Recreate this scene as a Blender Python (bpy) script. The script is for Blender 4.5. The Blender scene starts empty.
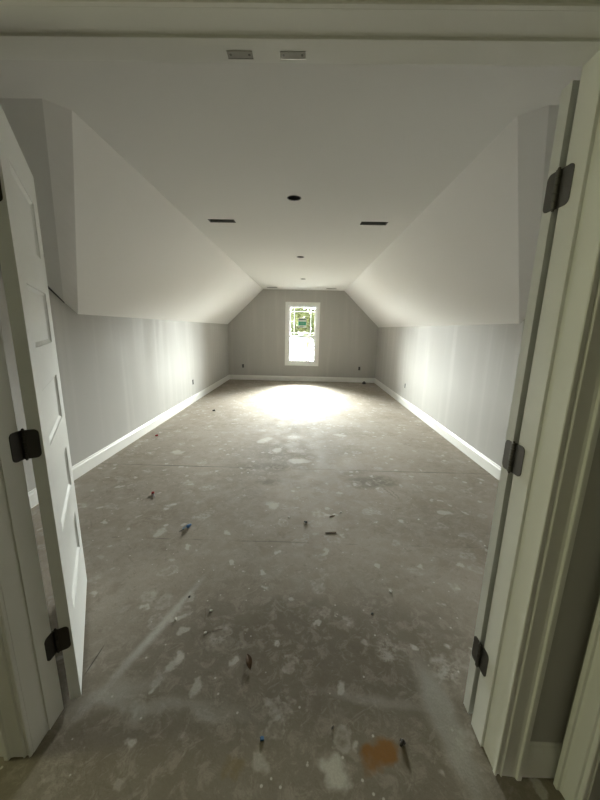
import bpy, bmesh, math, random
from mathutils import Vector, Matrix, noise
random.seed(7)
S = bpy.context.scene
COL = S.collection

# ---------------------------------------------------------------- camera
cd = bpy.data.cameras.new('camera'); cam = bpy.data.objects.new('camera', cd); COL.objects.link(cam)
r = Vector((0.99961051, 0.01805198, 0.02128253)); u = Vector((-0.02459974, 0.20984213, 0.97742577)); fw = Vector((-0.0131785, 0.97756862, -0.21020447))
cam.matrix_world = Matrix(((r.x, u.x, -fw.x, 0.0457), (r.y, u.y, -fw.y, -0.9523), (r.z, u.z, -fw.z, 1.4184), (0, 0, 0, 1)))
cd.sensor_fit = 'HORIZONTAL'; cd.sensor_width = 36; cd.lens = 328.54 / 600 * 36; cd.clip_start = 0.02; cd.clip_end = 300
S.camera = cam

# ---------------------------------------------------------------- room numbers (metres)
WL, WR = -2.087, 2.000      # knee walls
CL, CR = -1.122, 1.032      # creases between slope and flat ceiling
H, K, D = 2.44, 1.513, 8.178
XL, XR, ZH = -0.833, 0.694, 2.05   # door opening
JD = 0.133                  # jamb depth
HL, HR, HB = -3.0, 0.903, -2.9    # hall around the camera

# ---------------------------------------------------------------- light
SKY_LO, SKY_GLOW, SKY_HIGH = 48, 430, 1.6
w = bpy.data.worlds.new('world'); S.world = w; w.use_nodes = True
nt = w.node_tree; bg = nt.nodes['Background']
# hazy sky, brightest towards the low sun beyond the far window
tc = nt.nodes.new('ShaderNodeTexCoord'); dt = nt.nodes.new('ShaderNodeVectorMath'); dt.operation = 'DOT_PRODUCT'
dt.inputs[1].default_value = (0, .967, .255); mrn = nt.nodes.new('ShaderNodeMapRange'); mrn.interpolation_type = 'SMOOTHSTEP'
nt.links.new(tc.outputs['Generated'], dt.inputs[0]); nt.links.new(dt.outputs['Value'], mrn.inputs['Value'])
for k, v in (('From Min', 0.76), ('From Max', 1.0), ('To Min', SKY_LO), ('To Max', SKY_GLOW)): mrn.inputs[k].default_value = v
sp = nt.nodes.new('ShaderNodeSeparateXYZ'); mz = nt.nodes.new('ShaderNodeMapRange'); mz.interpolation_type = 'SMOOTHSTEP'; ad = nt.nodes.new('ShaderNodeMath'); ad.operation = 'MULTIPLY'
nt.links.new(tc.outputs['Generated'], sp.inputs[0]); nt.links.new(sp.outputs['Z'], mz.inputs['Value'])
for k, v in (('From Min', 0.35), ('From Max', 0.85), ('To Min', 1.0), ('To Max', SKY_HIGH)): mz.inputs[k].default_value = v
nt.links.new(mrn.outputs['Result'], ad.inputs[0]); nt.links.new(mz.outputs['Result'], ad.inputs[1]); nt.links.new(ad.outputs[0], bg.inputs['Strength'])
bg.inputs['Color'].default_value = (1.0, 0.99, 0.955, 1)
def area(name, loc, rot, sx, sy, power, color, portal=False):
    l = bpy.data.lights.new(name, 'AREA'); l.shape = 'RECTANGLE'; l.size = sx; l.size_y = sy; l.energy = power; l.color = color
    if portal: l.cycles.is_portal = True
    o = bpy.data.objects.new(name, l); o.location = loc; o.rotation_euler = rot; COL.objects.link(o); return o
area('window_portal', (-0.056, D + 0.16, 1.28), (-math.pi / 2, 0, 0), 0.76, 1.53, 1, (1, 1, 1), True)
hall_lamp = area('hall_lamp', (-2.95, -0.40, 1.55), (0, -math.pi / 2, 0), 1.1, 0.35, 13, (0.98, 1.0, 0.58))
S.view_settings.view_transform = 'Standard'; S.view_settings.look = 'None'; S.view_settings.gamma = 1
S.view_settings.exposure = 0.46; S.view_settings.use_curve_mapping = False

# ---------------------------------------------------------------- materials
class NB:
    def __init__(s, name):
        s.m = bpy.data.materials.new(name); s.m.use_nodes = True; s.t = s.m.node_tree
        s.b = s.t.nodes['Principled BSDF']; s.out = s.t.nodes['Material Output']
        s.tc = s.t.nodes.new('ShaderNodeTexCoord'); s.P = s.tc.outputs['Object']
    def n(s, k, **kw):
        x = s.t.nodes.new(k)
        for a, v in kw.items(): setattr(x, a, v)
        return x
    def put(s, sock, v):
        if hasattr(v, 'links') or isinstance(v, bpy.types.NodeSocket): s.t.links.new(v, sock)
        else: sock.default_value = v
    def math(s, op, a, b=0.0, clamp=False):
        x = s.n('ShaderNodeMath', operation=op, use_clamp=clamp); s.put(x.inputs[0], a); s.put(x.inputs[1], b); return x.outputs[0]
    def vadd(s, a, b, op='ADD'):
        x = s.n('ShaderNodeVectorMath', operation=op); s.put(x.inputs[0], a); s.put(x.inputs[1], b); return x.outputs[0]
    def vscale(s, a, f):
        x = s.n('ShaderNodeVectorMath', operation='SCALE'); s.put(x.inputs[0], a); s.put(x.inputs['Scale'], f); return x.outputs[0]
    def noise(s, scale, detail=3, rough=.5, dist=0, P=None):
        x = s.n('ShaderNodeTexNoise'); x.inputs['Scale'].default_value = scale; x.inputs['Detail'].default_value = detail
        x.inputs['Roughness'].default_value = rough; x.inputs['Distortion'].default_value = dist
        s.put(x.inputs['Vector'], P or s.P); return x
    def mr(s, v, a, b, c=0.0, d=1.0, smooth=True):
        x = s.n('ShaderNodeMapRange'); x.interpolation_type = 'SMOOTHSTEP' if smooth else 'LINEAR'
        s.put(x.inputs['Value'], v)
        for nme, q in (('From Min', a), ('From Max', b), ('To Min', c), ('To Max', d)): x.inputs[nme].default_value = q
        return x.outputs['Result']
    def mix(s, f, a, b):
        x = s.n('ShaderNodeMix', data_type='RGBA'); s.put(x.inputs['Factor'], f)
        s.put(x.inputs['A'], tuple(a) + (1,) if isinstance(a, tuple) and len(a) == 3 else a)
        s.put(x.inputs['B'], tuple(b) + (1,) if isinstance(b, tuple) and len(b) == 3 else b)
        return x.outputs['Result']
    def mapv(s, P, loc=(0, 0, 0), rot=0, scale=(1, 1, 1)):
        x = s.n('ShaderNodeMapping', vector_type='TEXTURE'); s.put(x.inputs['Vector'], P)
        x.inputs['Location'].default_value = loc; x.inputs['Rotation'].default_value = (0, 0, rot); x.inputs['Scale'].default_value = scale
        return x.outputs[0]
    def length(s, P):
        x = s.n('ShaderNodeVectorMath', operation='LENGTH'); s.put(x.inputs[0], P); return x.outputs['Value']
    def bump(s, h, strength, dist=.01):
        x = s.n('ShaderNodeBump'); x.inputs['Strength'].default_value = strength; x.inputs['Distance'].default_value = dist
        s.put(x.inputs['Height'], h); s.t.links.new(x.outputs[0], s.b.inputs['Normal'])
    def fin(s, color, rough=.5, metal=0.0, spec=.5):
        s.put(s.b.inputs['Base Color'], color + (1,) if isinstance(color, tuple) and len(color) == 3 else color)
        s.put(s.b.inputs['Roughness'], rough); s.b.inputs['Metallic'].default_value = metal
        s.b.inputs['Specular IOR Level'].default_value = spec
        return s.m

def paint(name, c, rough, var=.04, scale=3, bump=.05, bscale=120, spec=.5):
    m = NB(name); nz = m.noise(scale, 4)
    lo = tuple(x * (1 - var) for x in c); hi = tuple(min(1, x * (1 + var)) for x in c)
    m.bump(m.noise(bscale, 2).outputs[0], bump, .002)
    return m.fin(m.mix(nz.outputs[0], lo, hi), rough, spec=spec)
M_wall = None
def wallmat():
    m = NB('greige_wall_paint'); nz = m.noise(1.2, 5)
    st = m.noise(1.0, 3, P=m.mapv(m.P, scale=(.12, .12, 2.5)))     # vertical roller bands
    c = m.mix(nz.outputs[0], (.42, .41, .385), (.47, .46, .435))
    c = m.mix(m.math('MULTIPLY', m.mr(st.outputs[0], .5, .7), .18), c, (.60, .59, .55))
    m.bump(m.noise(90, 2).outputs[0], .08, .002)
    return m.fin(c, m.mr(st.outputs[0], .35, .65, .72, .60), spec=.3)
M_wall = wallmat()
M_ceil = paint('flat_ceiling_paint', (.76, .755, .73), .8, .03, .8, .05, 150, .2)
M_slope = paint('primed_slope_paint', (.83, .82, .80), .75, .03, .8, .05, 150, .2)
M_trim = paint('white_trim_paint', (.80, .80, .77), .35, .03, 6, .04, 60)
M_door = paint('primed_white_door', (.78, .79, .77), .38, .03, 5, .06, 80)
M_vinyl = paint('white_vinyl', (.85, .86, .86), .35, .01)
M_hw = NB('dark_nickel_hinge').fin((.16, .155, .145), .42, 1.0)
M_hwd = NB('dark_bronze').fin((.05, .045, .04), .4, .8)
M_plate = NB('dull_nickel').fin((.34, .335, .30), .6, .3)
M_black = NB('black_plastic').fin((.012, .012, .013), .5)
M_duct = paint('galvanised_duct', (.22, .22, .21), .5, .2, 20)
M_blue = NB('blue_plastic').fin((.04, .13, .30), .4)
M_blue2 = NB('pale_blue_plastic').fin((.20, .32, .45), .4)
M_red = NB('red_plastic').fin((.38, .02, .02), .45)
M_leafd = paint('dried_leaf', (.10, .055, .025), .8, .4, 60)
M_twig = NB('wood_splinter').fin((.16, .12, .075), .8)
M_crumb = NB('drywall_crumb').fin((.68, .66, .60), .9)

def glassmat():
    m = NB('window_glass'); tr = m.n('ShaderNodeBsdfTransparent'); gl = m.n('ShaderNodeBsdfGlossy'); gl.inputs['Roughness'].default_value = .02
    fr = m.n('ShaderNodeFresnel'); fr.inputs[0].default_value = 1.45; mx = m.n('ShaderNodeMixShader')
    tr.inputs[0].default_value = (.93, .96, .95, 1)
    m.t.links.new(fr.outputs[0], mx.inputs[0]); m.t.links.new(tr.outputs[0], mx.inputs[1]); m.t.links.new(gl.outputs[0], mx.inputs[2])
    m.t.links.new(mx.outputs[0], m.out.inputs[0]); return m.m
M_glass = glassmat()

def floormat():
    m = NB('dusty_subfloor'); P = m.P
    wob = m.noise(5, 3); Pd = m.vadd(P, m.vscale(m.vadd(wob.outputs['Color'], (.5, .5, .5), 'SUBTRACT'), .16))
    wob2 = m.noise(28, 3); Pf = m.vadd(Pd, m.vscale(m.vadd(wob2.outputs['Color'], (.5, .5, .5), 'SUBTRACT'), .05))
    c = m.mix(m.mr(m.noise(1.1, 5, .6).outputs[0], .3, .7), (.245, .21, .165), (.365, .325, .275))
    c = m.mix(m.mr(m.noise(7, 5, .65, 1.0).outputs[0], .35, .7, 0, .55), c, (.37, .335, .285))
    c = m.mix(m.mr(m.noise(3.3, 6, .7, .6, P=m.vadd(P, (9, 4, 0))).outputs[0], .52, .68, 0, .55), c, (.235, .205, .17))
    Pl = m.vadd(P, m.vscale(m.vadd(m.noise(9, 4, .6).outputs['Color'], (.5, .5, .5), 'SUBTRACT'), .05))
    def el(c, tcol, x, y, a, b, rot, amt, soft=.45, PP=Pf):
        d = m.length(m.mapv(m.n('ShaderNodeVectorMath', operation='MULTIPLY').outputs[0], (x, y, 0), rot, (a, b, 1)))
        q = d.node.inputs[0].links[0].from_node; v = q.inputs['Vector'].links[0].from_node
        m.put(v.inputs[0], PP); v.inputs[1].default_value = (1, 1, 0)
        return m.mix(m.mr(d, 1.0, 1.0 - soft, 0, amt), c, tcol)
    # trodden dirty middle; wide doorway ellipse puts dim yellowish near light into the colour
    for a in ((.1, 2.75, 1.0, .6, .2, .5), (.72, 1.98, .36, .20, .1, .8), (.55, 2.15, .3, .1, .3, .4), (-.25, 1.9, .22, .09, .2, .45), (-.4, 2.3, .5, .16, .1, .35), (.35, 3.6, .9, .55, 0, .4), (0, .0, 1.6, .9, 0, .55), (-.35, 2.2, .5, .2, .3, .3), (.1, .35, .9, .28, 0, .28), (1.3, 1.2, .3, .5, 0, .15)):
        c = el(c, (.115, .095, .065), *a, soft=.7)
    c = m.mix(m.mr(m.noise(16, 6, .75, .6, P=m.vadd(P, (1, 2, 0))).outputs[0], .48, .62, 0, .38), c, (.40, .365, .315))
    c = m.mix(m.mr(m.noise(22, 6, .75, .8, P=m.vadd(P, (6, 3, 0))).outputs[0], .54, .66, 0, .28), c, (.15, .125, .095))
    # footprint smears: medium plaster streaks
    v = m.n('ShaderNodeTexVoronoi'); v.inputs['Scale'].default_value = 4.2; m.put(v.inputs['Vector'], Pf)
    sepc = m.n('ShaderNodeSeparateColor'); m.put(sepc.inputs[0], v.outputs['Color'])
    blob = m.math('MULTIPLY', m.mr(v.outputs['Distance'], .30, .17), m.mr(sepc.outputs[0], .45, .62, 0, .8))
    inner = m.mr(m.noise(26, 4, .7).outputs[0], .38, .60)
    c = m.mix(m.math('MULTIPLY', m.math('MULTIPLY', blob, inner), .62), c, (.56, .53, .48))
    v2 = m.n('ShaderNodeTexVoronoi'); v2.inputs['Scale'].default_value = 11; m.put(v2.inputs['Vector'], m.vadd(Pf, (3.3, 1.7, 0)))
    sep2 = m.n('ShaderNodeSeparateColor'); m.put(sep2.inputs[0], v2.outputs['Color'])
    blob2 = m.math('MULTIPLY', m.mr(v2.outputs['Distance'], .30, .16), m.mr(sep2.outputs[1], .66, .82, 0, .75))
    c = m.mix(m.math('MULTIPLY', blob2, .8), c, (.60, .57, .52))
    v4 = m.n('ShaderNodeTexVoronoi'); v4.inputs['Scale'].default_value = 6.5; m.put(v4.inputs['Vector'], m.vadd(Pf, (8.1, 5.2, 0)))
    sep4 = m.n('ShaderNodeSeparateColor'); m.put(sep4.inputs[0], v4.outputs['Color'])
    ring = m.math('MULTIPLY', m.mr(v4.outputs['Distance'], .34, .27), m.mr(v4.outputs['Distance'], .10, .26, .35, 1))
    c = m.mix(m.math('MULTIPLY', m.math('MULTIPLY', ring, m.mr(sep4.outputs[2], .70, .80, 0, .45)), m.mr(m.noise(40, 4, .7).outputs[0], .35, .6)), c, (.52, .49, .44))
    # thin scuffs
    sc = m.noise(9, 3, .6, 2.5, P=m.mapv(P, rot=.7, scale=(2.2, .5, 1)))
    c = m.mix(m.mr(sc.outputs[0], .62, .70, 0, .16), c, (.55, .52, .48))
    sd = m.noise(10, 3, .6, 2.0, P=m.mapv(P, rot=-.9, scale=(2.6, .45, 1)))
    c = m.mix(m.mr(sd.outputs[0], .66, .70, 0, .3), c, (.16, .135, .11))
    # white specks
    v3 = m.n('ShaderNodeTexVoronoi'); v3.inputs['Scale'].default_value = 34; m.put(v3.inputs['Vector'], P)
    sep3 = m.n('ShaderNodeSeparateColor'); m.put(sep3.inputs[0], v3.outputs['Color'])
    c = m.mix(m.math('MULTIPLY', m.mr(v3.outputs['Distance'], .20, .10), m.mr(sep3.outputs[0], .88, .93, 0, .7)), c, (.66, .63, .58))
    # joints between the sheets
    sx = m.n('ShaderNodeSeparateXYZ'); m.put(sx.inputs[0], m.vadd(P, m.vscale(m.vadd(m.noise(2.5, 2).outputs['Color'], (.5, .5, .5), 'SUBTRACT'), .02)))
    brk = m.mr(m.noise(2.2, 4, .7, P=m.vadd(P, (2, 7, 0))).outputs[0], .46, .58)
    for yy, amt in ((1.03, .4), (2.235, .45), (3.45, .5), (4.67, .4), (5.89, .3), (7.11, .3)):
        d = m.math('ABSOLUTE', m.math('SUBTRACT', sx.outputs[1], yy))
        c = m.mix(m.math('MULTIPLY', m.mr(d, .009, .003), m.math('MULTIPLY', brk, amt)), c, (.07, .06, .05))
    c = el(c, (.09, .08, .065), -1.2, 2.232, .62, .009, 0, .95, .6, P)
    c = el(c, (.09, .08, .065), 1.2, 2.236, .72, .007, .01, .8, .5, P)
    c = el(c, (.06, .055, .045), -.835, .19, .085, .004, 1.55, .8, .5, P)
    # chalk line from the left door, dust by the right jamb, named spots
    c = el(c, (.60, .58, .54), -.62, .37, .46, .034, 1.25, .62, .95, Pl)
    c = el(c, (.50, .48, .44), -.68, .06, .25, .08, .5, .4, .9)
    c = el(c, (.46, .45, .41), .60, .02, .085, .32, .10, .55, .7, Pl)
    c = el(c, (.46, .45, .41), .36, .065, .34, .03, -.12, .35, .9, Pl)
    c = el(c, (.46, .45, .41), -.45, .02, .45, .05, -.05, .35, .8)
    c = el(c, (.56, .54, .48), .178, -.15, .062, .055, .2, .75, .5)
    c = el(c, (.56, .54, .48), -.07, -.125, .03, .04, .2, .4, .5)
    c = el(c, (.24, .11, .018), .345, -.113, .075, .045, .4, .9, .6)
    c = el(c, (.20, .14, .05), -.155, -.14, .05, .03, 0, .5, .6)
    for x, y, a in ((-.55, .42, .05), (-.50, .18, .045), (-.48, .33, .05), (.13, .41, .03), (-.35, .09, .05), (.20, .95, .04), (-.2, 1.5, .09), (.0, 2.45, .14), (.55, 3.4, .12), (1.35, .95, .12), (1.45, .6, .10), (1.2, 1.45, .07), (-.95, 1.1, .08), (-1.4, 2.6, .12), (-.25, 2.75, .1), (-.45, 3.1, .16)):
        c = el(c, (.58, .555, .50), x, y, a, a * .55, x * 5, .55, .45)
    # trowel mark loops
    for x, y in ((.82, 1.78), (.87, 1.77)):
        c = el(c, (.17, .15, .12), x, y, .012, .13, .12, .6, .6)
    fine = m.noise(160, 3, .6)
    c = m.mix(m.mr(fine.outputs[0], .3, .7, 0, .16), c, (.12, .10, .08))
    m.bump(m.noise(60, 4, .6).outputs[0], .25, .004)
    return m.fin(c, m.mr(m.noise(6, 3).outputs[0], .3, .7, .72, .9), spec=.14)
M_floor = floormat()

# ---------------------------------------------------------------- mesh helpers
class MB:
    def __init__(s): s.bm = bmesh.new()
    def face(s, pts):
        vs = [s.bm.verts.new(Vector(p)) for p in pts]; return s.bm.faces.new(vs)
    def box(s, a, b, M=None):
        x0, y0, z0 = a; x1, y1, z1 = b
        v = [Vector((x, y, z)) for x in (x0, x1) for y in (y0, y1) for z in (z0, z1)]
        if M: v = [M @ q for q in v]
        v = [s.bm.verts.new(q) for q in v]
        for f in ((0, 1, 3, 2), (4, 6, 7, 5), (0, 4, 5, 1), (2, 3, 7, 6), (0, 2, 6, 4), (1, 5, 7, 3)): s.bm.faces.new([v[i] for i in f])
    def prism(s, pts, off):
        off = Vector(off); a = [s.bm.verts.new(Vector(p)) for p in pts]; b = [s.bm.verts.new(Vector(p) + off) for p in pts]
        s.bm.faces.new(a); s.bm.faces.new(b[::-1]); n = len(a)
        for i in range(n): s.bm.faces.new((a[i], b[i], b[(i + 1) % n], a[(i + 1) % n]))
    def lathe(s, prof, origin, axis='Z', seg=24, close=False):
        rings = []
        for rr, h in prof:
            ring = []
            for k in range(seg):
                a = 2 * math.pi * k / seg; p = (rr * math.cos(a), rr * math.sin(a), h)
                if axis == 'Y': p = (p[0], h, p[1])
                ring.append(s.bm.verts.new(Vector(origin) + Vector(p)))
            rings.append(ring)
        for a, b in zip(rings, rings[1:]):
            for k in range(seg): s.bm.faces.new((a[k], a[(k + 1) % seg], b[(k + 1) % seg], b[k]))
        if close: s.bm.faces.new(rings[0][::-1]); s.bm.faces.new(rings[-1])
    def sweep(s, frames, prof, closed=False, caps=True):
        """frames: list of functions mapping profile (u,v) to a point"""
        rows = [[s.bm.verts.new(Vector(f(a, b))) for a, b in prof] for f in frames]
        n = len(prof); m_ = len(rows)
        for i in range(m_ if closed else m_ - 1):
            A, B = rows[i], rows[(i + 1) % m_]
            for k in range(n): s.bm.faces.new((A[k], A[(k + 1) % n], B[(k + 1) % n], B[k]))
        if caps and not closed: s.bm.faces.new(rows[0][::-1]); s.bm.faces.new(rows[-1])
    def build(s, name, mat, parent=None, bevel=0, smooth=False, kind=None, loc=None):
        bmesh.ops.remove_doubles(s.bm, verts=s.bm.verts, dist=1e-6)
        bmesh.ops.recalc_face_normals(s.bm, faces=s.bm.faces)
        me = bpy.data.meshes.new(name); s.bm.to_mesh(me); s.bm.free(); me.materials.append(mat)
        o = bpy.data.objects.new(name, me); COL.objects.link(o)
        if smooth:
            for p in me.polygons: p.use_smooth = True
        if bevel:
            b = o.modifiers.new('bevel', 'BEVEL'); b.width = bevel; b.segments = 2; b.limit_method = 'ANGLE'
        if parent: o.parent = parent
        if loc: o.location = loc
        if kind: o['kind'] = kind
        return o
def tag(o, label=None, cat=None, group=None, kind=None):
    if label: o['label'] = label
    if cat: o['category'] = cat
    if group: o['group'] = group
    if kind: o['kind'] = kind
    return o
def empty(name, loc=(0, 0, 0)):
    o = bpy.data.objects.new(name, None); o.location = loc; o.empty_display_size = .05; COL.objects.link(o); return o
def cut(o, cutters):
    """carve openings into a slab and keep only the resulting mesh"""
    c = MB()
    for kind, *a in cutters:
        if kind == 'box': c.box(*a)
        else: c.lathe([(a[1], a[2]), (a[1], a[3])], a[0], 'Z', 40, True)
    co = c.build('cutter', M_black)
    md = o.modifiers.new('cut', 'BOOLEAN'); md.object = co; md.operation = 'DIFFERENCE'; md.solver = 'EXACT'
    bpy.context.view_layer.update()
    me = bpy.data.meshes.new_from_object(o.evaluated_get(bpy.context.evaluated_depsgraph_get()))
    o.modifiers.clear(); o.data = me; bpy.data.objects.remove(co)
ST = 'structure'

# ---------------------------------------------------------------- shell
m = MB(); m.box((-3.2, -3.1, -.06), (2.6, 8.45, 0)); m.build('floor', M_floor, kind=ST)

YA, YB, YD, YC, ZD = .89, 2.18, 2.01, .81, 1.61     # front ends of the slopes
XC_L, XC_R = -1.205, 1.125
cans = [(-.075, 1.943, .058), (-.062, 4.12, .056), (-.044, 6.23, .056)]
vents = [(-.805, 2.55), (.68, 2.545), (-.84, 7.75), (.66, 7.72)]
VX, VY = .13, .052
m = MB()
m.prism([(WL, 0, H), (WL, YC, H), (XC_L, YC, H), (CL, YA, H), (CL, D, H), (CR, D, H), (CR, YA, H), (XC_R, YC, H), (WR, YC, H), (WR, 0, H)], (0, 0, .02))
ceil = m.build('ceiling', M_ceil, kind=ST)
cut(ceil, [('cyl', (x, y, 0), rr, H - .05, H + .06) for x, y, rr in cans] + [('box', (x - VX, y - VY, H - .05), (x + VX, y + VY, H + .06)) for x, y in vents])
for nme, W_, C_, XC, s in (('ceiling_left', WL, CL, XC_L, -1), ('ceiling_right', WR, CR, XC_R, 1)):
    m = MB(); m.prism([(W_, YB, K), (W_, D, K), (C_, D, H), (C_, YA, H)], (s * .03, 0, .03)); m.build(nme + '_slope', M_slope, kind=ST)
    m = MB(); p_, q_ = [[Vector(a).lerp(Vector(b), i / 16) for i in range(17)] for a, b in (((W_, YB, K), (C_, YA, H)), ((W_, YD, ZD), (XC, YC, H)))]
    for i in range(16):
        m.face([p_[i], p_[i + 1], q_[i + 1], q_[i]]); m.face([v + Vector((s * .02, -.01, .03)) for v in (p_[i], p_[i + 1], q_[i + 1], q_[i])])
    m.build(nme + '_valley_strip', M_slope, kind=ST)
    m = MB(); m.prism([(W_, YD, ZD), (XC, YC, H), (W_, YC, H)], (s * .02, .02, .03)); m.build(nme + '_dormer_slope', M_ceil, kind=ST)
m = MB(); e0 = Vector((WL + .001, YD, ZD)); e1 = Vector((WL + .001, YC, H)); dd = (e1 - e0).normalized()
m.prism([e0 + Vector((0, 0, -.001)), e0 + dd * .33, e0 + dd * .33 + Vector((0, 0, -.022)), e0 + Vector((0, .004, -.012))], (.004, 0, 0)); m.build('dark_gap_strip', M_black, kind=ST)  # added black strip standing in for the dark crack where dormer slope meets wall
def side_wall(name, W_, s):
    m = MB(); m.prism([(W_, 0, 0), (W_, D, 0), (W_, D, K), (W_, YB, K), (W_, YD, ZD), (W_, YC, H), (W_, 0, H)], (s * .1, 0, 0)); return m.build(name, M_wall, kind=ST)
wl = side_wall('wall_left', WL, -1); wr = side_wall('wall_right', WR, 1)
BW, BH = .027, .048
cut(wl, [('box', (WL - .065, 5.212 - BW, .39 - BH), (WL + .05, 5.212 + BW, .39 + BH))])
cut(wr, [('box', (WR - .05, 5.402 - BW, .385 - BH), (WR + .065, 5.402 + BW, .385 + BH))])
OX0, OX1, OZ0, OZ1 = -.437, .325, .515, 2.045
m = MB(); m.prism([(WL, D, 0), (WR, D, 0), (WR, D, K), (CR, D, H), (CL, D, H), (WL, D, K)], (0, .13, 0)); wf = m.build('wall_far', M_wall, kind=ST)
cut(wf, [('box', (OX0, D - .1, OZ0), (OX1, D + .3, OZ1)), ('box', (-1.688 - BW, D - .05, .388 - BH), (-1.688 + BW, D + .065, .388 + BH)),
         ('box', (1.55 - BW, D - .05, .388 - BH), (1.55 + BW, D + .065, .388 + BH))])
m = MB(); m.box((-3.1, -JD, 0), (2.3, 0, 2.5)); wd = m.build('wall_door', M_wall, kind=ST)
cut(wd, [('box', (XL - .018, -.5, -.1), (XR + .020, .5, ZH + .018))])
# hall around the photographer
m = MB(); m.box((HL - .1, HB, 0), (HL, -JD, H)); m.build('wall_hall_left', M_wall, kind=ST)
m = MB(); m.box((HR, HB, 0), (HR + .1, -JD, H)); whr = m.build('wall_hall_right', M_wall, kind=ST)
m = MB(); m.box((HL - .1, HB - .1, 0), (HR + .1, HB, H)); m.build('wall_hall_back', M_wall, kind=ST)
m = MB(); m.box((HL - .1, HB - .1, H), (HR + .1, -JD, H + .05)); m.build('ceiling_hall', M_ceil, kind=ST)

# baseboards
BP = [(0, 0), (.014, 0), (.014, .098), (.012, .108), (.007, .116), (.006, .128), (.002, .133), (0, .133)]
def base(name, p0, p1, nrm):
    nx, ny = nrm; m = MB()
    m.sweep([lambda a, b, p=p: (p[0] + nx * a, p[1] + ny * a, b + .001) for p in (p0, p1)], BP); m.build(name, M_trim, kind=ST)
base('baseboard_left', (WL, 0), (WL, D - .014), (1, 0)); base('baseboard_right', (WR, 0), (WR, D - .014), (-1, 0))
base('baseboard_far', (WL, D), (WR, D), (0, -1))
base('baseboard_hall', (XR + .006 + .083, -JD), (HR, -JD), (0, -1))
base('baseboard_hall_left', (HL, -JD), (XL - .006 - .083, -JD), (0, -1))

# door frame: jambs with stops
m = MB()
m.box((XL - .018, -JD, 0), (XL - .005, 0, ZH)); m.box((XR + .009, -JD, 0), (XR + .020, 0, ZH)); m.box((XL - .018, -JD, ZH + .006), (XR + .020, 0, ZH + .018))
frame = m.build('trim_1', M_trim, bevel=.0012, kind=ST); tag(frame, 'white double door jamb around the opening')
SP = [(-.008, -.0695), (-.001, -.0695), (0, -.0685), (0, -.0005), (-.001, 0), (-.008, 0)]
m = MB()
m.sweep([lambda a, b: (XL + a * .6, b, .001), lambda a, b: (XL + a * .6, b, ZH - a * .8), lambda a, b: (XR - a * 1.1, b, ZH - a * .8), lambda a, b: (XR - a * 1.1, b, .001)], SP)
m.build('door_stop', M_trim, frame, bevel=.001)
# casing on the hall side (seen) and on the room side
CP = [(0, 0), (0, .010), (.002, .0125), (.006, .0125), (.009, .008), (.017, .008), (.0185, .015), (.0215, .016), (.023, .0125), (.056, .014), (.064, .016), (.0655, .023), (.069, .024), (.080, .0235), (.083, .020), (.083, 0)]
def casing(name, y, s, prof=CP):
    R_ = .006; m = MB()
    m.sweep([lambda a, b: (XL - R_ - a, y + s * b, .001), lambda a, b: (XL - R_ - a, y + s * b, ZH + R_ + a),
             lambda a, b: (XR + R_ + a, y + s * b, ZH + R_ + a), lambda a, b: (XR + R_ + a, y + s * b, .001)], prof)
    return m.build(name, M_trim, kind=ST)
casing('trim_2', -JD, -1)
casing('trim_3', 0, 1, [(a, b * .62) for a, b in CP])
# casing of the next doorway on the hall's right wall, with its closed door
m = MB()
y0, y1 = -.24, -.158
R3 = [lambda a, b: (HR - b, y0 + .0 + a, .001), lambda a, b: (HR - b, y0 + a, ZH + a), lambda a, b: (HR - b, y0 - .80 - a, ZH + a), lambda a, b: (HR - b, y0 - .80 - a, .001)]
m.sweep(R3, CP); m.build('trim_4', M_trim, kind=ST)
cut(whr, [('box', (HR - .1, y0 - .795, -.1), (HR + .3, y0 - .005, ZH))])
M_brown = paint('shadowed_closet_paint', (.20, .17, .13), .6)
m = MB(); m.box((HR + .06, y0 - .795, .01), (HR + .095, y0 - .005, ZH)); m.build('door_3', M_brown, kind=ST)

# ceiling catch plates in the head jamb
for i, x in enumerate((-.126, -.001)):
    t = empty('catch_plate', (x, -.026, ZH)); tag(t, ('dull grey catch plate set in the head jamb, left of the pair', 'catch plate with a bright lip in the head jamb, right of the pair')[i], 'catch plate', 'catch plates in the head jamb')
    m = MB(); m.box((-.03, -.0105, -.0012), (.03, .0105, -.0002)); m.build('plate', M_plate, t, bevel=.0008)
    m = MB(); m.box((-.030, .0100, -.0016), (.030, .0125, -.0002)); m.build('lip', (M_hw, NB('bright_nickel').fin((.8, .8, .78), .25, 1.0))[i], t)
    for sx in (-.022, .022):
        m = MB(); m.lathe([(.0001, -.0018), (.003, -.0018), (.003, -.001)], (sx, 0, 0), 'Z', 10); m.build('screw', M_hw, t)

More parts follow.
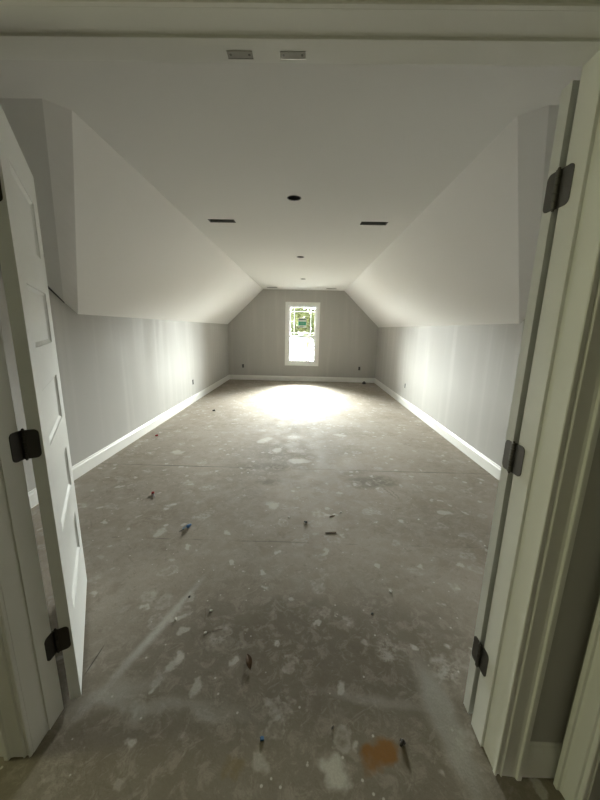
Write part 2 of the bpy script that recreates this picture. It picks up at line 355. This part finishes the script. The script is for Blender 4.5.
# ---------------------------------------------------------------- doors
PZ = [(.305, .51), (.65, .85), (.995, 1.195), (1.34, 1.545), (1.685, 1.90)]
def door(name, N, ex, ey, W_, label):
    """N: room-side hinge corner; ex along the width, ey through the thickness to the hall face"""
    T = .035; z0, z1 = .018, 2.036; ex = Vector(ex).normalized(); ey = Vector(ey).normalized()
    def P(a, b, z): return Vector((N[0], N[1], 0)) + ex * a + ey * b + Vector((0, 0, z))
    x0, x1 = .122, W_ - .122; m = MB()
    zs = [z0] + [q for p in PZ for q in p] + [z1]
    for side in (0, 1):
        b = T * side; dpt = .010 * (1 if side == 0 else -1)
        m.face([P(0, b, z0), P(x0, b, z0), P(x0, b, z1), P(0, b, z1)]); m.face([P(x1, b, z0), P(W_, b, z0), P(W_, b, z1), P(x1, b, z1)])
        for i in range(0, len(zs), 2): m.face([P(x0, b, zs[i]), P(x1, b, zs[i]), P(x1, b, zs[i + 1]), P(x0, b, zs[i + 1])])
        for pa, pb in PZ:
            rings = [(0, 0), (.002, .35), (.014, 1)]
            prev = None
            for ins, dd in rings:
                q = [P(x0 + ins, b + dpt * dd, pa + ins), P(x1 - ins, b + dpt * dd, pa + ins), P(x1 - ins, b + dpt * dd, pb - ins), P(x0 + ins, b + dpt * dd, pb - ins)]
                if prev:
                    for k in range(4): m.face([prev[k], prev[(k + 1) % 4], q[(k + 1) % 4], q[k]])
                prev = q
            m.face(prev)
    for a in (0, W_): m.face([P(a, 0, z0), P(a, T, z0), P(a, T, z1), P(a, 0, z1)])
    for z in (z0, z1): m.face([P(0, 0, z), P(W_, 0, z), P(W_, T, z), P(0, T, z)])
    o = m.build(name, M_door, kind=ST); tag(o, label); return o
HZ = (.300, 1.047, 1.788); HH = .047
def plate(m, O, ea, nrm, w_, z, hh=HH, t=.0025, rad=.014):
    """hinge leaf: from O along ea, rounded free corners, thickness along nrm"""
    ea = Vector(ea).normalized(); nrm = Vector(nrm).normalized(); pts = [(0, -hh)]
    for k in range(6): a = -math.pi / 2 + k / 5 * math.pi / 2; pts.append((w_ - rad + rad * math.cos(a), -hh + rad + rad * math.sin(a)))
    for k in range(6): a = k / 5 * math.pi / 2; pts.append((w_ - rad + rad * math.cos(a), hh - rad + rad * math.sin(a)))
    pts.append((0, hh)); O = Vector((O[0], O[1], z))
    m.prism([O + ea * a + Vector((0, 0, b)) for a, b in pts], nrm * t)
def hinges(dr, pin, jx, jn, dN, ey, en, mats):
    for z, mt in zip(HZ, mats):
        h = empty('hinge', (pin[0], pin[1], z - HH)); h.parent = dr
        O = Vector((pin[0], pin[1], z - HH))
        m = MB(); plate(m, (jx, .008), (0, -1, 0), (jn, 0, 0), .042, z); q = m.build('hinge_leaf', mt, h); q.location = -O
        m = MB(); plate(m, (dN[0], dN[1]), ey, en, .036, z); q = m.build('hinge_leaf', mt, h); q.location = -O
        m = MB()
        for k in range(5): a = -HH + k * HH * .4; m.lathe([(.0002, a + .0005), (.0062, a + .0008), (.0066, a + .002), (.0066, a + HH * .4 - .002), (.0062, a + HH * .4 - .0008), (.0002, a + HH * .4 - .0005)], (pin[0], pin[1], z), 'Z', 16)
        q = m.build('knuckle', mt, h, smooth=False); q.location = -O
        m = MB()
        m.lathe([(.0002, HH + .006), (.003, HH + .005), (.0045, HH), (.003, HH - .001)], (pin[0], pin[1], z), 'Z', 12)
        m.lathe([(.0002, -HH - .006), (.003, -HH - .005), (.0045, -HH), (.003, -HH + .001)], (pin[0], pin[1], z), 'Z', 12)
        q = m.build('hinge_pin', mt, h); q.location = -O
exL = Vector((-.36, .582, 0)).normalized(); eyL = Vector((exL.y, -exL.x, 0))
NL = Vector((-.788, .034, 0)) - eyL * .035
d1 = door('door_1', NL, exL, eyL, .685, 'open white five-panel door at the left side of the doorway')
hinges(d1, (XL + .006, .010), XL, 1, NL - exL * .0005 - eyL * .008, eyL, -exL, [M_hwd] * 3)
a = math.radians(2); exR = Vector((math.cos(a), math.sin(a), 0)); eyR = Vector((-exR.y, exR.x, 0))
NR = Vector((.691, .021, 0))
d2 = door('door_2', NR, exR, eyR, .70, 'white door folded back against the wall right of the doorway')
hinges(d2, (XR - .006, .012), XR, -1, NR - exR * .0005 - eyR * .006, eyR, -exR, [M_hw] * 3)

# ---------------------------------------------------------------- window
WP = [(0, 0), (0, .012), (.004, .015), (.062, .017), (.066, .020), (.082, .020), (.085, .017), (.085, 0)]
def ringframe(m, x0, x1, z0, z1, prof, yf):
    m.sweep([lambda a, b: (x0 - a, yf(b), z0 - a), lambda a, b: (x1 + a, yf(b), z0 - a), lambda a, b: (x1 + a, yf(b), z1 + a), lambda a, b: (x0 - a, yf(b), z1 + a)], prof, closed=True)
def rect(m, x0, x1, z0, z1, wd_, ya, yb): ringframe(m, x0 + wd_, x1 - wd_, z0 + wd_, z1 - wd_, [(0, ya), (wd_, ya), (wd_, yb), (0, yb)], lambda b: b)
win = MB(); rect(win, OX0, OX1, OZ0, OZ1, .022, D + .02, D + .125); win = win.build('window_1', M_vinyl, bevel=.003, kind=ST)
tag(win, 'white single-hung window with thin grilles in the far gable wall')
m = MB(); ringframe(m, OX0, OX1, OZ0, OZ1, WP, lambda b: D - b); m.build('window_casing', M_trim, win)
m = MB(); rect(m, OX0, OX1, OZ0, OZ1, .008, D - .001, D + .02); m.build('jamb_extension', M_trim, win)
zm = 1.22; ix0, ix1 = OX0 + .022, OX1 - .022
for nm, z0, z1, y in (('upper_sash', zm - .03, OZ1 - .022, D + .085), ('lower_sash', OZ0 + .022, zm + .03, D + .045)):
    m = MB(); rect(m, ix0, ix1, z0, z1, .034, y, y + .03); m.box((ix0 + .03, y + .002, zm - .03), (ix1 - .03, y + .028, zm + .03)); s_ = m.build(nm, M_vinyl, win, bevel=.003)
    m = MB(); m.box((ix0 + .04, y + .013, z0 + .04), (ix1 - .04, y + .017, z1 - .04)); m.build('pane', M_glass, s_)
    m = MB(); gx0, gx1, gz0, gz1 = ix0 + .042, ix1 - .042, z0 + .042, z1 - .042
    for x in (gx0 + .09, gx1 - .09): m.box((x - .009, y + .018, gz0), (x + .009, y + .024, gz1))
    for z in (gz0 + .09, gz1 - .09): m.box((gx0, y + .0185, z - .009), (gx1, y + .0235, z + .009))
    m.build('grille', M_vinyl, s_)
    if nm == 'lower_sash':
        m = MB(); m.box((-.09, y - .012, z1 - .012), (-.02, y, z1 + .004)); m.build('sash_lock', M_vinyl, s_, bevel=.002)
# green maker's label still on the upper pane
M_green = NB('green_label_print').fin((.02, .34, .20), .6); M_lab = NB('label_paper').fin((.75, .8, .75), .7); M_gd = NB('dark_green_print').fin((.01, .12, .08), .6)
lab = empty('window_label', (-.06, D + .094, 1.50)); tag(lab, 'green sticker left on the upper pane of the far window', 'sticker')
m = MB(); m.box((-.11, 0, -.03), (.11, .0012, .22)); m.build('paper', M_lab, lab)
m = MB(); m.box((-.10, -.001, .03), (.10, 0, .125)); m.build('green_block', M_green, lab)
for q_ in (((-.10, -.001, .165), (.10, 0, .19)), ((-.07, -.001, -.012), (-.03, 0, .004)), ((-.01, -.001, -.012), (.03, 0, .004))):
    m = MB(); m.box(*q_); m.build('dark_bar', M_gd, lab)
for q_ in (((-.07, -.0016, .088), (.07, -.001, .094)), ((-.07, -.0016, .060), (.05, -.001, .066))):
    m = MB(); m.box(*q_); m.build('print_line', M_lab, lab)

# ---------------------------------------------------------------- ceiling openings
for i, (x, y, rr) in enumerate(cans):
    t = empty('recessed_light_can', (x, y, H)); tag(t, ('large dark empty recessed light hole nearest the doorway', 'empty recessed light hole in the middle of the ceiling row', 'faint recessed light hole farthest away, near the window end')[i], 'light housing', 'recessed light holes along the ceiling')
    m = MB(); m.lathe([(rr - .003, -.001), (rr - .004, .10), (.0005, .105)], (0, 0, 0), 'Z', 40); m.build('housing', M_black, t, smooth=True)
    m = MB(); m.lathe([(rr - .007, .003), (rr - .0005, .003), (rr - .0005, -.0015), (rr - .007, -.0015), (rr - .007, .003)], (0, 0, 0), 'Z', 40); m.build('rim', M_duct, t)
    m = MB(); m.lathe([(.0005, .055), (.014, .055), (.016, .06), (.016, .10)], (.01, 0, 0), 'Z', 16); m.build('socket', M_hwd, t)
vl = ('empty dark duct opening in the ceiling, left of the nearest light hole', 'empty dark duct opening in the ceiling, right of the nearest light hole', 'faint duct opening in the ceiling by the far gable, left side', 'faint duct opening in the ceiling by the far gable, right side')
for i, (x, y) in enumerate(vents):
    t = empty('duct_boot', (x, y, H)); tag(t, vl[i], 'duct opening', 'open duct boots in the ceiling')
    m = MB(); a, b = VX - .002, VY - .002
    m.sweep([lambda p, q, s=s: (s[0] * p, s[1] * p * b / a, q) for s in ((1, 1), (-1, 1), (-1, -1), (1, -1))], [(a, 0), (a, .12), (a * .99, .12), (a * .985, .0)], closed=True)
    m.box((-a, -b, .118), (a, b, .12)); m.build('boot', M_duct, t)
    for q_ in (((-a, -.003, .03), (a, .003, .034)), ((-.003, -b, .04), (.003, b, .044))):
        m = MB(); m.box(*q_); m.build('damper_bar', M_duct, t)

# ---------------------------------------------------------------- outlet boxes
ol = ('open outlet box low in the left knee wall', 'open outlet box low in the right knee wall', 'open outlet box in the far wall, left of the window', 'open outlet box in the far wall, right of the window')
for i, (loc, rz) in enumerate((((WL, 5.212, .39), math.pi / 2), ((WR, 5.402, .385), -math.pi / 2), ((-1.688, D, .388), 0), ((1.55, D, .388), 0))):
    t = empty('outlet_box', loc); t.rotation_euler.z = rz; tag(t, ol[i], 'outlet box', 'open outlet boxes')
    a, b, dp = BW - .001, BH - .001, .06; m = MB()
    m.box((-a, 0, -b), (-a + .003, dp, b)); m.box((a - .003, 0, -b), (a, dp, b)); m.box((-a, 0, -b), (a, dp, -b + .003)); m.box((-a, 0, b - .003), (a, dp, b)); m.box((-a, dp - .003, -b), (a, dp, b))
    m.build('box', M_black, t)
    for q_ in (((-.008, .001, b - .012), (.008, .004, b - .003)), ((-.008, .001, -b + .003), (.008, .004, -b + .012))):
        m = MB(); m.box(*q_); m.build('screw_tab', M_black, t)
    for q_ in (((-.012, .03, -.02), (-.004, .055, .025)), ((.003, .028, -.03), (.010, .055, .012))):
        m = MB(); m.box(*q_); m.build('wire', M_hwd, t)

# ---------------------------------------------------------------- litter on the floor
def connector(name, loc, rz, mat, L, label, group=None):
    t = empty(name, loc); t.rotation_euler.z = rz
    m = MB(); prof = [(.0005, 0), (.30, 0), (.34, .15), (.30, .45), (.22, .85), (.14, 1), (.0005, 1)]
    prof = [(max(a * L, .0004), b * L) for a, b in prof]; m.lathe(prof, (0, 0, 0), 'Y', 12); o = m.build('body', mat, t, smooth=True); o.location.z = .34 * L
    for sg in (-1, 1):
        m = MB(); m.box((min(sg * .46, sg * .3) * L, .05 * L, .28 * L), (max(sg * .46, sg * .3) * L, .4 * L, .42 * L)); m.build('wing', mat, t, bevel=.001)
    return tag(t, label, 'plastic scrap', group)
connector('plastic_connector', (-.775, 1.155, 0), 1.05 - math.pi / 2, M_blue, .036, 'blue plastic piece lying on the floor left of centre')
t = empty('plastic_scrap', (-.80, 1.135, 0)); t.rotation_euler.z = .7; tag(t, 'thin grey blue scrap beside the blue plastic piece', 'plastic scrap')
m = MB()
m.prism([(0, 0, .002), (.055, .012, .010), (.05, .022, .012), (.0, .013, .004)], (0, 0, .0015)); m.build('sliver', M_blue2, t)
m = MB(); m.prism([(-.03, -.012, .0005), (.01, -.004, .0008), (.008, .006, .0008), (-.026, -.004, .0005)], (0, 0, .001)); m.build('tip', M_hwd, t)
t = empty('screw', (-1.245, 1.635, 0)); t.rotation_euler.z = math.radians(215); tag(t, 'long dark red screw lying near the left wall', 'screw')
m = MB(); m.lathe([(.0005, 0), (.013, .001), (.013, .006), (.006, .014), (.005, .014)], (0, 0, .010), 'Y', 14); m.build('head', M_red, t)
m = MB(); m.lathe([(.005, .012), (.0045, .07), (.0003, .095)], (0, 0, .0075), 'Y', 10); m.build('shank', M_hwd, t)
def chip(name, loc, rz, pts, mat, h, label, cat, group=None, seed=0):
    m = MB(); m.prism([(x, y, 0) for x, y in pts], (0, 0, h)); o = m.build(name, mat, bevel=min(.0012, h * .3), loc=(loc[0], loc[1], .0003)); o.rotation_euler.z = rz
    return tag(o, label, cat, group)
def blobpts(rx, ry, n, seed):
    rnd = random.Random(seed); return [(rx * (.7 + .5 * rnd.random()) * math.cos(2 * math.pi * k / n), ry * (.7 + .5 * rnd.random()) * math.sin(2 * math.pi * k / n)) for k in range(n)]
chip('plastic_chip', (-.074, -.072), .3, blobpts(.009, .008, 8, 1), M_blue, .006, 'small dark blue chip on the floor just inside the doorway', 'plastic chip')
connector('dark_cap_piece', (.425, -.064, 0), 2.4, M_hwd, .022, 'small dark cap on the floor right of the orange stain')
connector('black_cap', (.088, 1.262, 0), 1.2, M_black, .024, 'small black cap near the middle of the nearer floor')
connector('dark_plug', (-1.501, 4.562, 0), 2.0, M_black, .045, 'black plug on the far floor, left part')
connector('red_plug', (-1.877, 3.161, 0), 2.2, M_red, .035, 'dark red piece beside the left baseboard')
chip('wood_chip', (.267, 1.149), .1, [(-.05, 0), (.0, -.006), (.03, -.006), (.032, .006), (.01, .008)], M_leafd, .006, 'thin dark sliver right of the small black cap', 'wood chip')
chip('bark_chip', (.28, 1.36), .4, [(-.02, 0), (.0, -.006), (.03, .0), (.01, .008)], M_leafd, .005, 'thin dark sliver behind the small black cap', 'wood chip')
chip('grit_crumb', (.42, .47), .4, blobpts(.008, .005, 6, 5), M_black, .005, 'tiny black crumb on the right half of the near floor', 'crumb')
chip('wood_crumb', (.178, -.03), .9, blobpts(.008, .003, 6, 6), M_hwd, .004, 'tiny dark crumb behind the white plaster spot near the threshold', 'crumb')
chip('grit_speck', (-.545, .54), .9, blobpts(.009, .006, 6, 7), M_black, .006, 'tiny black crumb beside the pale chalk streak', 'crumb')
# dried leaf
m = MB(); N_ = 7
rows = []
for i in range(N_ + 1):
    f = i / N_; wd2 = .013 * math.sin(math.pi * min(1, f * 1.02) ** .8) + .0004; z = .002 + .012 * math.sin(f * 3.1)
    rows.append([(-wd2, f * .07, z + .007 * f), (0, f * .07, z), (wd2, f * .07, z + .006)])
for A, B in zip(rows, rows[1:]):
    for k in (0, 1): m.face([A[k], A[k + 1], B[k + 1], B[k]])
o = m.build('dried_leaf', M_leafd, loc=(-.155, .165, 0)); o.rotation_euler.z = .35; tag(o, 'curled dry brown leaf on the near floor left of centre', 'leaf')
sol = o.modifiers.new('thick', 'SOLIDIFY'); sol.thickness = .0006
def twig(loc, rz, pts, label, rr=.0009):
    m = MB(); n = 6; prev = None
    for (x, y, z) in pts:
        ring = [m.bm.verts.new((x + rr * math.cos(k * math.pi / 3), y, z + rr + rr * math.sin(k * math.pi / 3))) for k in range(6)]
        if prev:
            for k in range(6): m.bm.faces.new((prev[k], prev[(k + 1) % 6], ring[(k + 1) % 6], ring[k]))
        prev = ring
    o = m.build('wood_splinter', M_twig, loc=(loc[0], loc[1], 0)); o.rotation_euler.z = rz; tag(o, label, 'splinter', 'wood splinters left of the dry leaf')
twig((-.42, .40), .25, [(0, 0, 0), (.003, .04, .001), (-.002, .075, 0)], 'upright thin wood splinter lying left of the dry leaf')
twig((-.41, .345), -1.45, [(0, 0, 0), (.004, .045, .001), (.002, .09, 0)], 'thin wood splinter lying sideways below the other one')
# black cap by the far baseboard
t = empty('rubber_cap', (1.66, 7.93, 0)); tag(t, 'black cap standing before the far baseboard, right corner', 'cap')
m = MB(); m.lathe([(.0005, 0), (.045, 0), (.05, .01), (.046, .045), (.02, .055), (.0005, .056)], (0, 0, 0), 'Z', 20); m.build('body', M_black, t, smooth=True)
m = MB(); m.lathe([(.02, .05), (.02, .07), (.0005, .072)], (0, 0, 0), 'Z', 12); m.build('knob', M_black, t)
# drywall crumbs
crumbs = [(-.405, .455, 'beside the upper end of the upright splinter'), (-.395, .33, 'just below the sideways splinter'), (-.565, .40, 'beside the pale streak by the left door'), (.36, 1.42, 'behind the dark slivers on the right'), (-.05, 1.33, 'left of the small black cap'), (.17, 2.2, 'on the middle floor joint'), (-.5, 2.1, 'left of centre before the dark joint'), (.95, 1.35, 'near the right wall in front of the brown patch'), (1.3, 1.05, 'on the joint near the folded right door'), (.55, .62, 'on the right half of the near floor')]
for i, (x, y, wh) in enumerate(crumbs):
    chip('drywall_crumb', (x, y), i, blobpts(.009, .006, 7, 20 + i), M_crumb, .006, 'white drywall crumb ' + wh, 'crumb', 'white drywall crumbs on the floor')

# ---------------------------------------------------------------- outdoors, seen through the window
M_ground = paint('pale_dry_ground', (.80, .79, .75), .9, .05, 2)
m = MB(); m.box((-60, D + .6, -3.3), (60, 130, -3.2)); m.build('ground_outside', M_ground, kind=ST)
def leafmat(nm, a, b):
    m = NB(nm); c = m.mix(m.noise(1.2, 3).outputs[0], a, b); m.fin(c, .7, spec=.1); return m.m
LM = [leafmat('leaf_green_%d' % k, a, b) for k, (a, b) in enumerate((((.0040, .0068, .0010), (.0170, .0180, .0024)), ((.0016, .0036, .0012), (.0045, .0065, .0022)), ((.0048, .0056, .001), (.0098, .0100, .002))))]
M_bark = paint('bark', (.05, .045, .035), .9, .3, 8)
def tree(x, y, hgt, crown, zc, n, mat, seed, label):
    rnd = random.Random(seed); t = empty('leafy_tree', (x, y, -3.2)); tag(t, label, 'tree', 'trees outside the far window')
    m = MB(); m.lathe([(.16, 0), (.12, 1.5), (.09, zc), (.03, zc + crown * .6)], (0, 0, 0), 'Z', 10)
    o = m.build('trunk', M_bark, t)
    m = MB()
    lobes = [(Vector((rnd.uniform(-.65, .65) * crown, rnd.uniform(-.6, .6) * crown, zc + rnd.uniform(-.45, .5) * crown)), crown * rnd.uniform(.3, .42)) for _ in range(18)]
    for k in range(n):
        c, rr = rnd.choice(lobes); d = Vector((rnd.gauss(0, 1), rnd.gauss(0, 1), rnd.gauss(0, 1))).normalized() * rr * rnd.random() ** .4; p = c + d
        a_ = Vector((rnd.gauss(0, 1), rnd.gauss(0, 1), rnd.gauss(0, .6))).normalized(); b_ = a_.cross(Vector((rnd.gauss(0, 1), rnd.gauss(0, 1), rnd.gauss(0, 1)))).normalized()
        L = rnd.uniform(.05, .10)
        m.bm.faces.new([m.bm.verts.new(q) for q in (p - a_ * L, p + b_ * L * .5 , p + a_ * L, p - b_ * L * .5 + Vector((0, 0, .02)))])
    me = bpy.data.meshes.new('foliage'); m.bm.to_mesh(me); m.bm.free(); me.materials.append(mat); o = bpy.data.objects.new('foliage', me); COL.objects.link(o); o.parent = t
k_ = 0
for x, y, c_, lab_ in ((.2, 21, 1.9, 'yellow green tree filling the upper pane of the window'), (-3.8, 22, 1.9, 'pale tree hidden by the wall left of the window'), (4.3, 22, 1.9, 'darker tree hidden by the wall right of the window'), (-1.7, 27, 1.9, 'distant tree behind the left edge of the window'), (2.3, 27, 1.9, 'distant tree behind the right edge of the window')):
    tree(x, y, 6, c_, 4.85 if y < 25 else 5.0, 12000, LM[k_ % 3], 3 + k_, lab_); k_ += 1
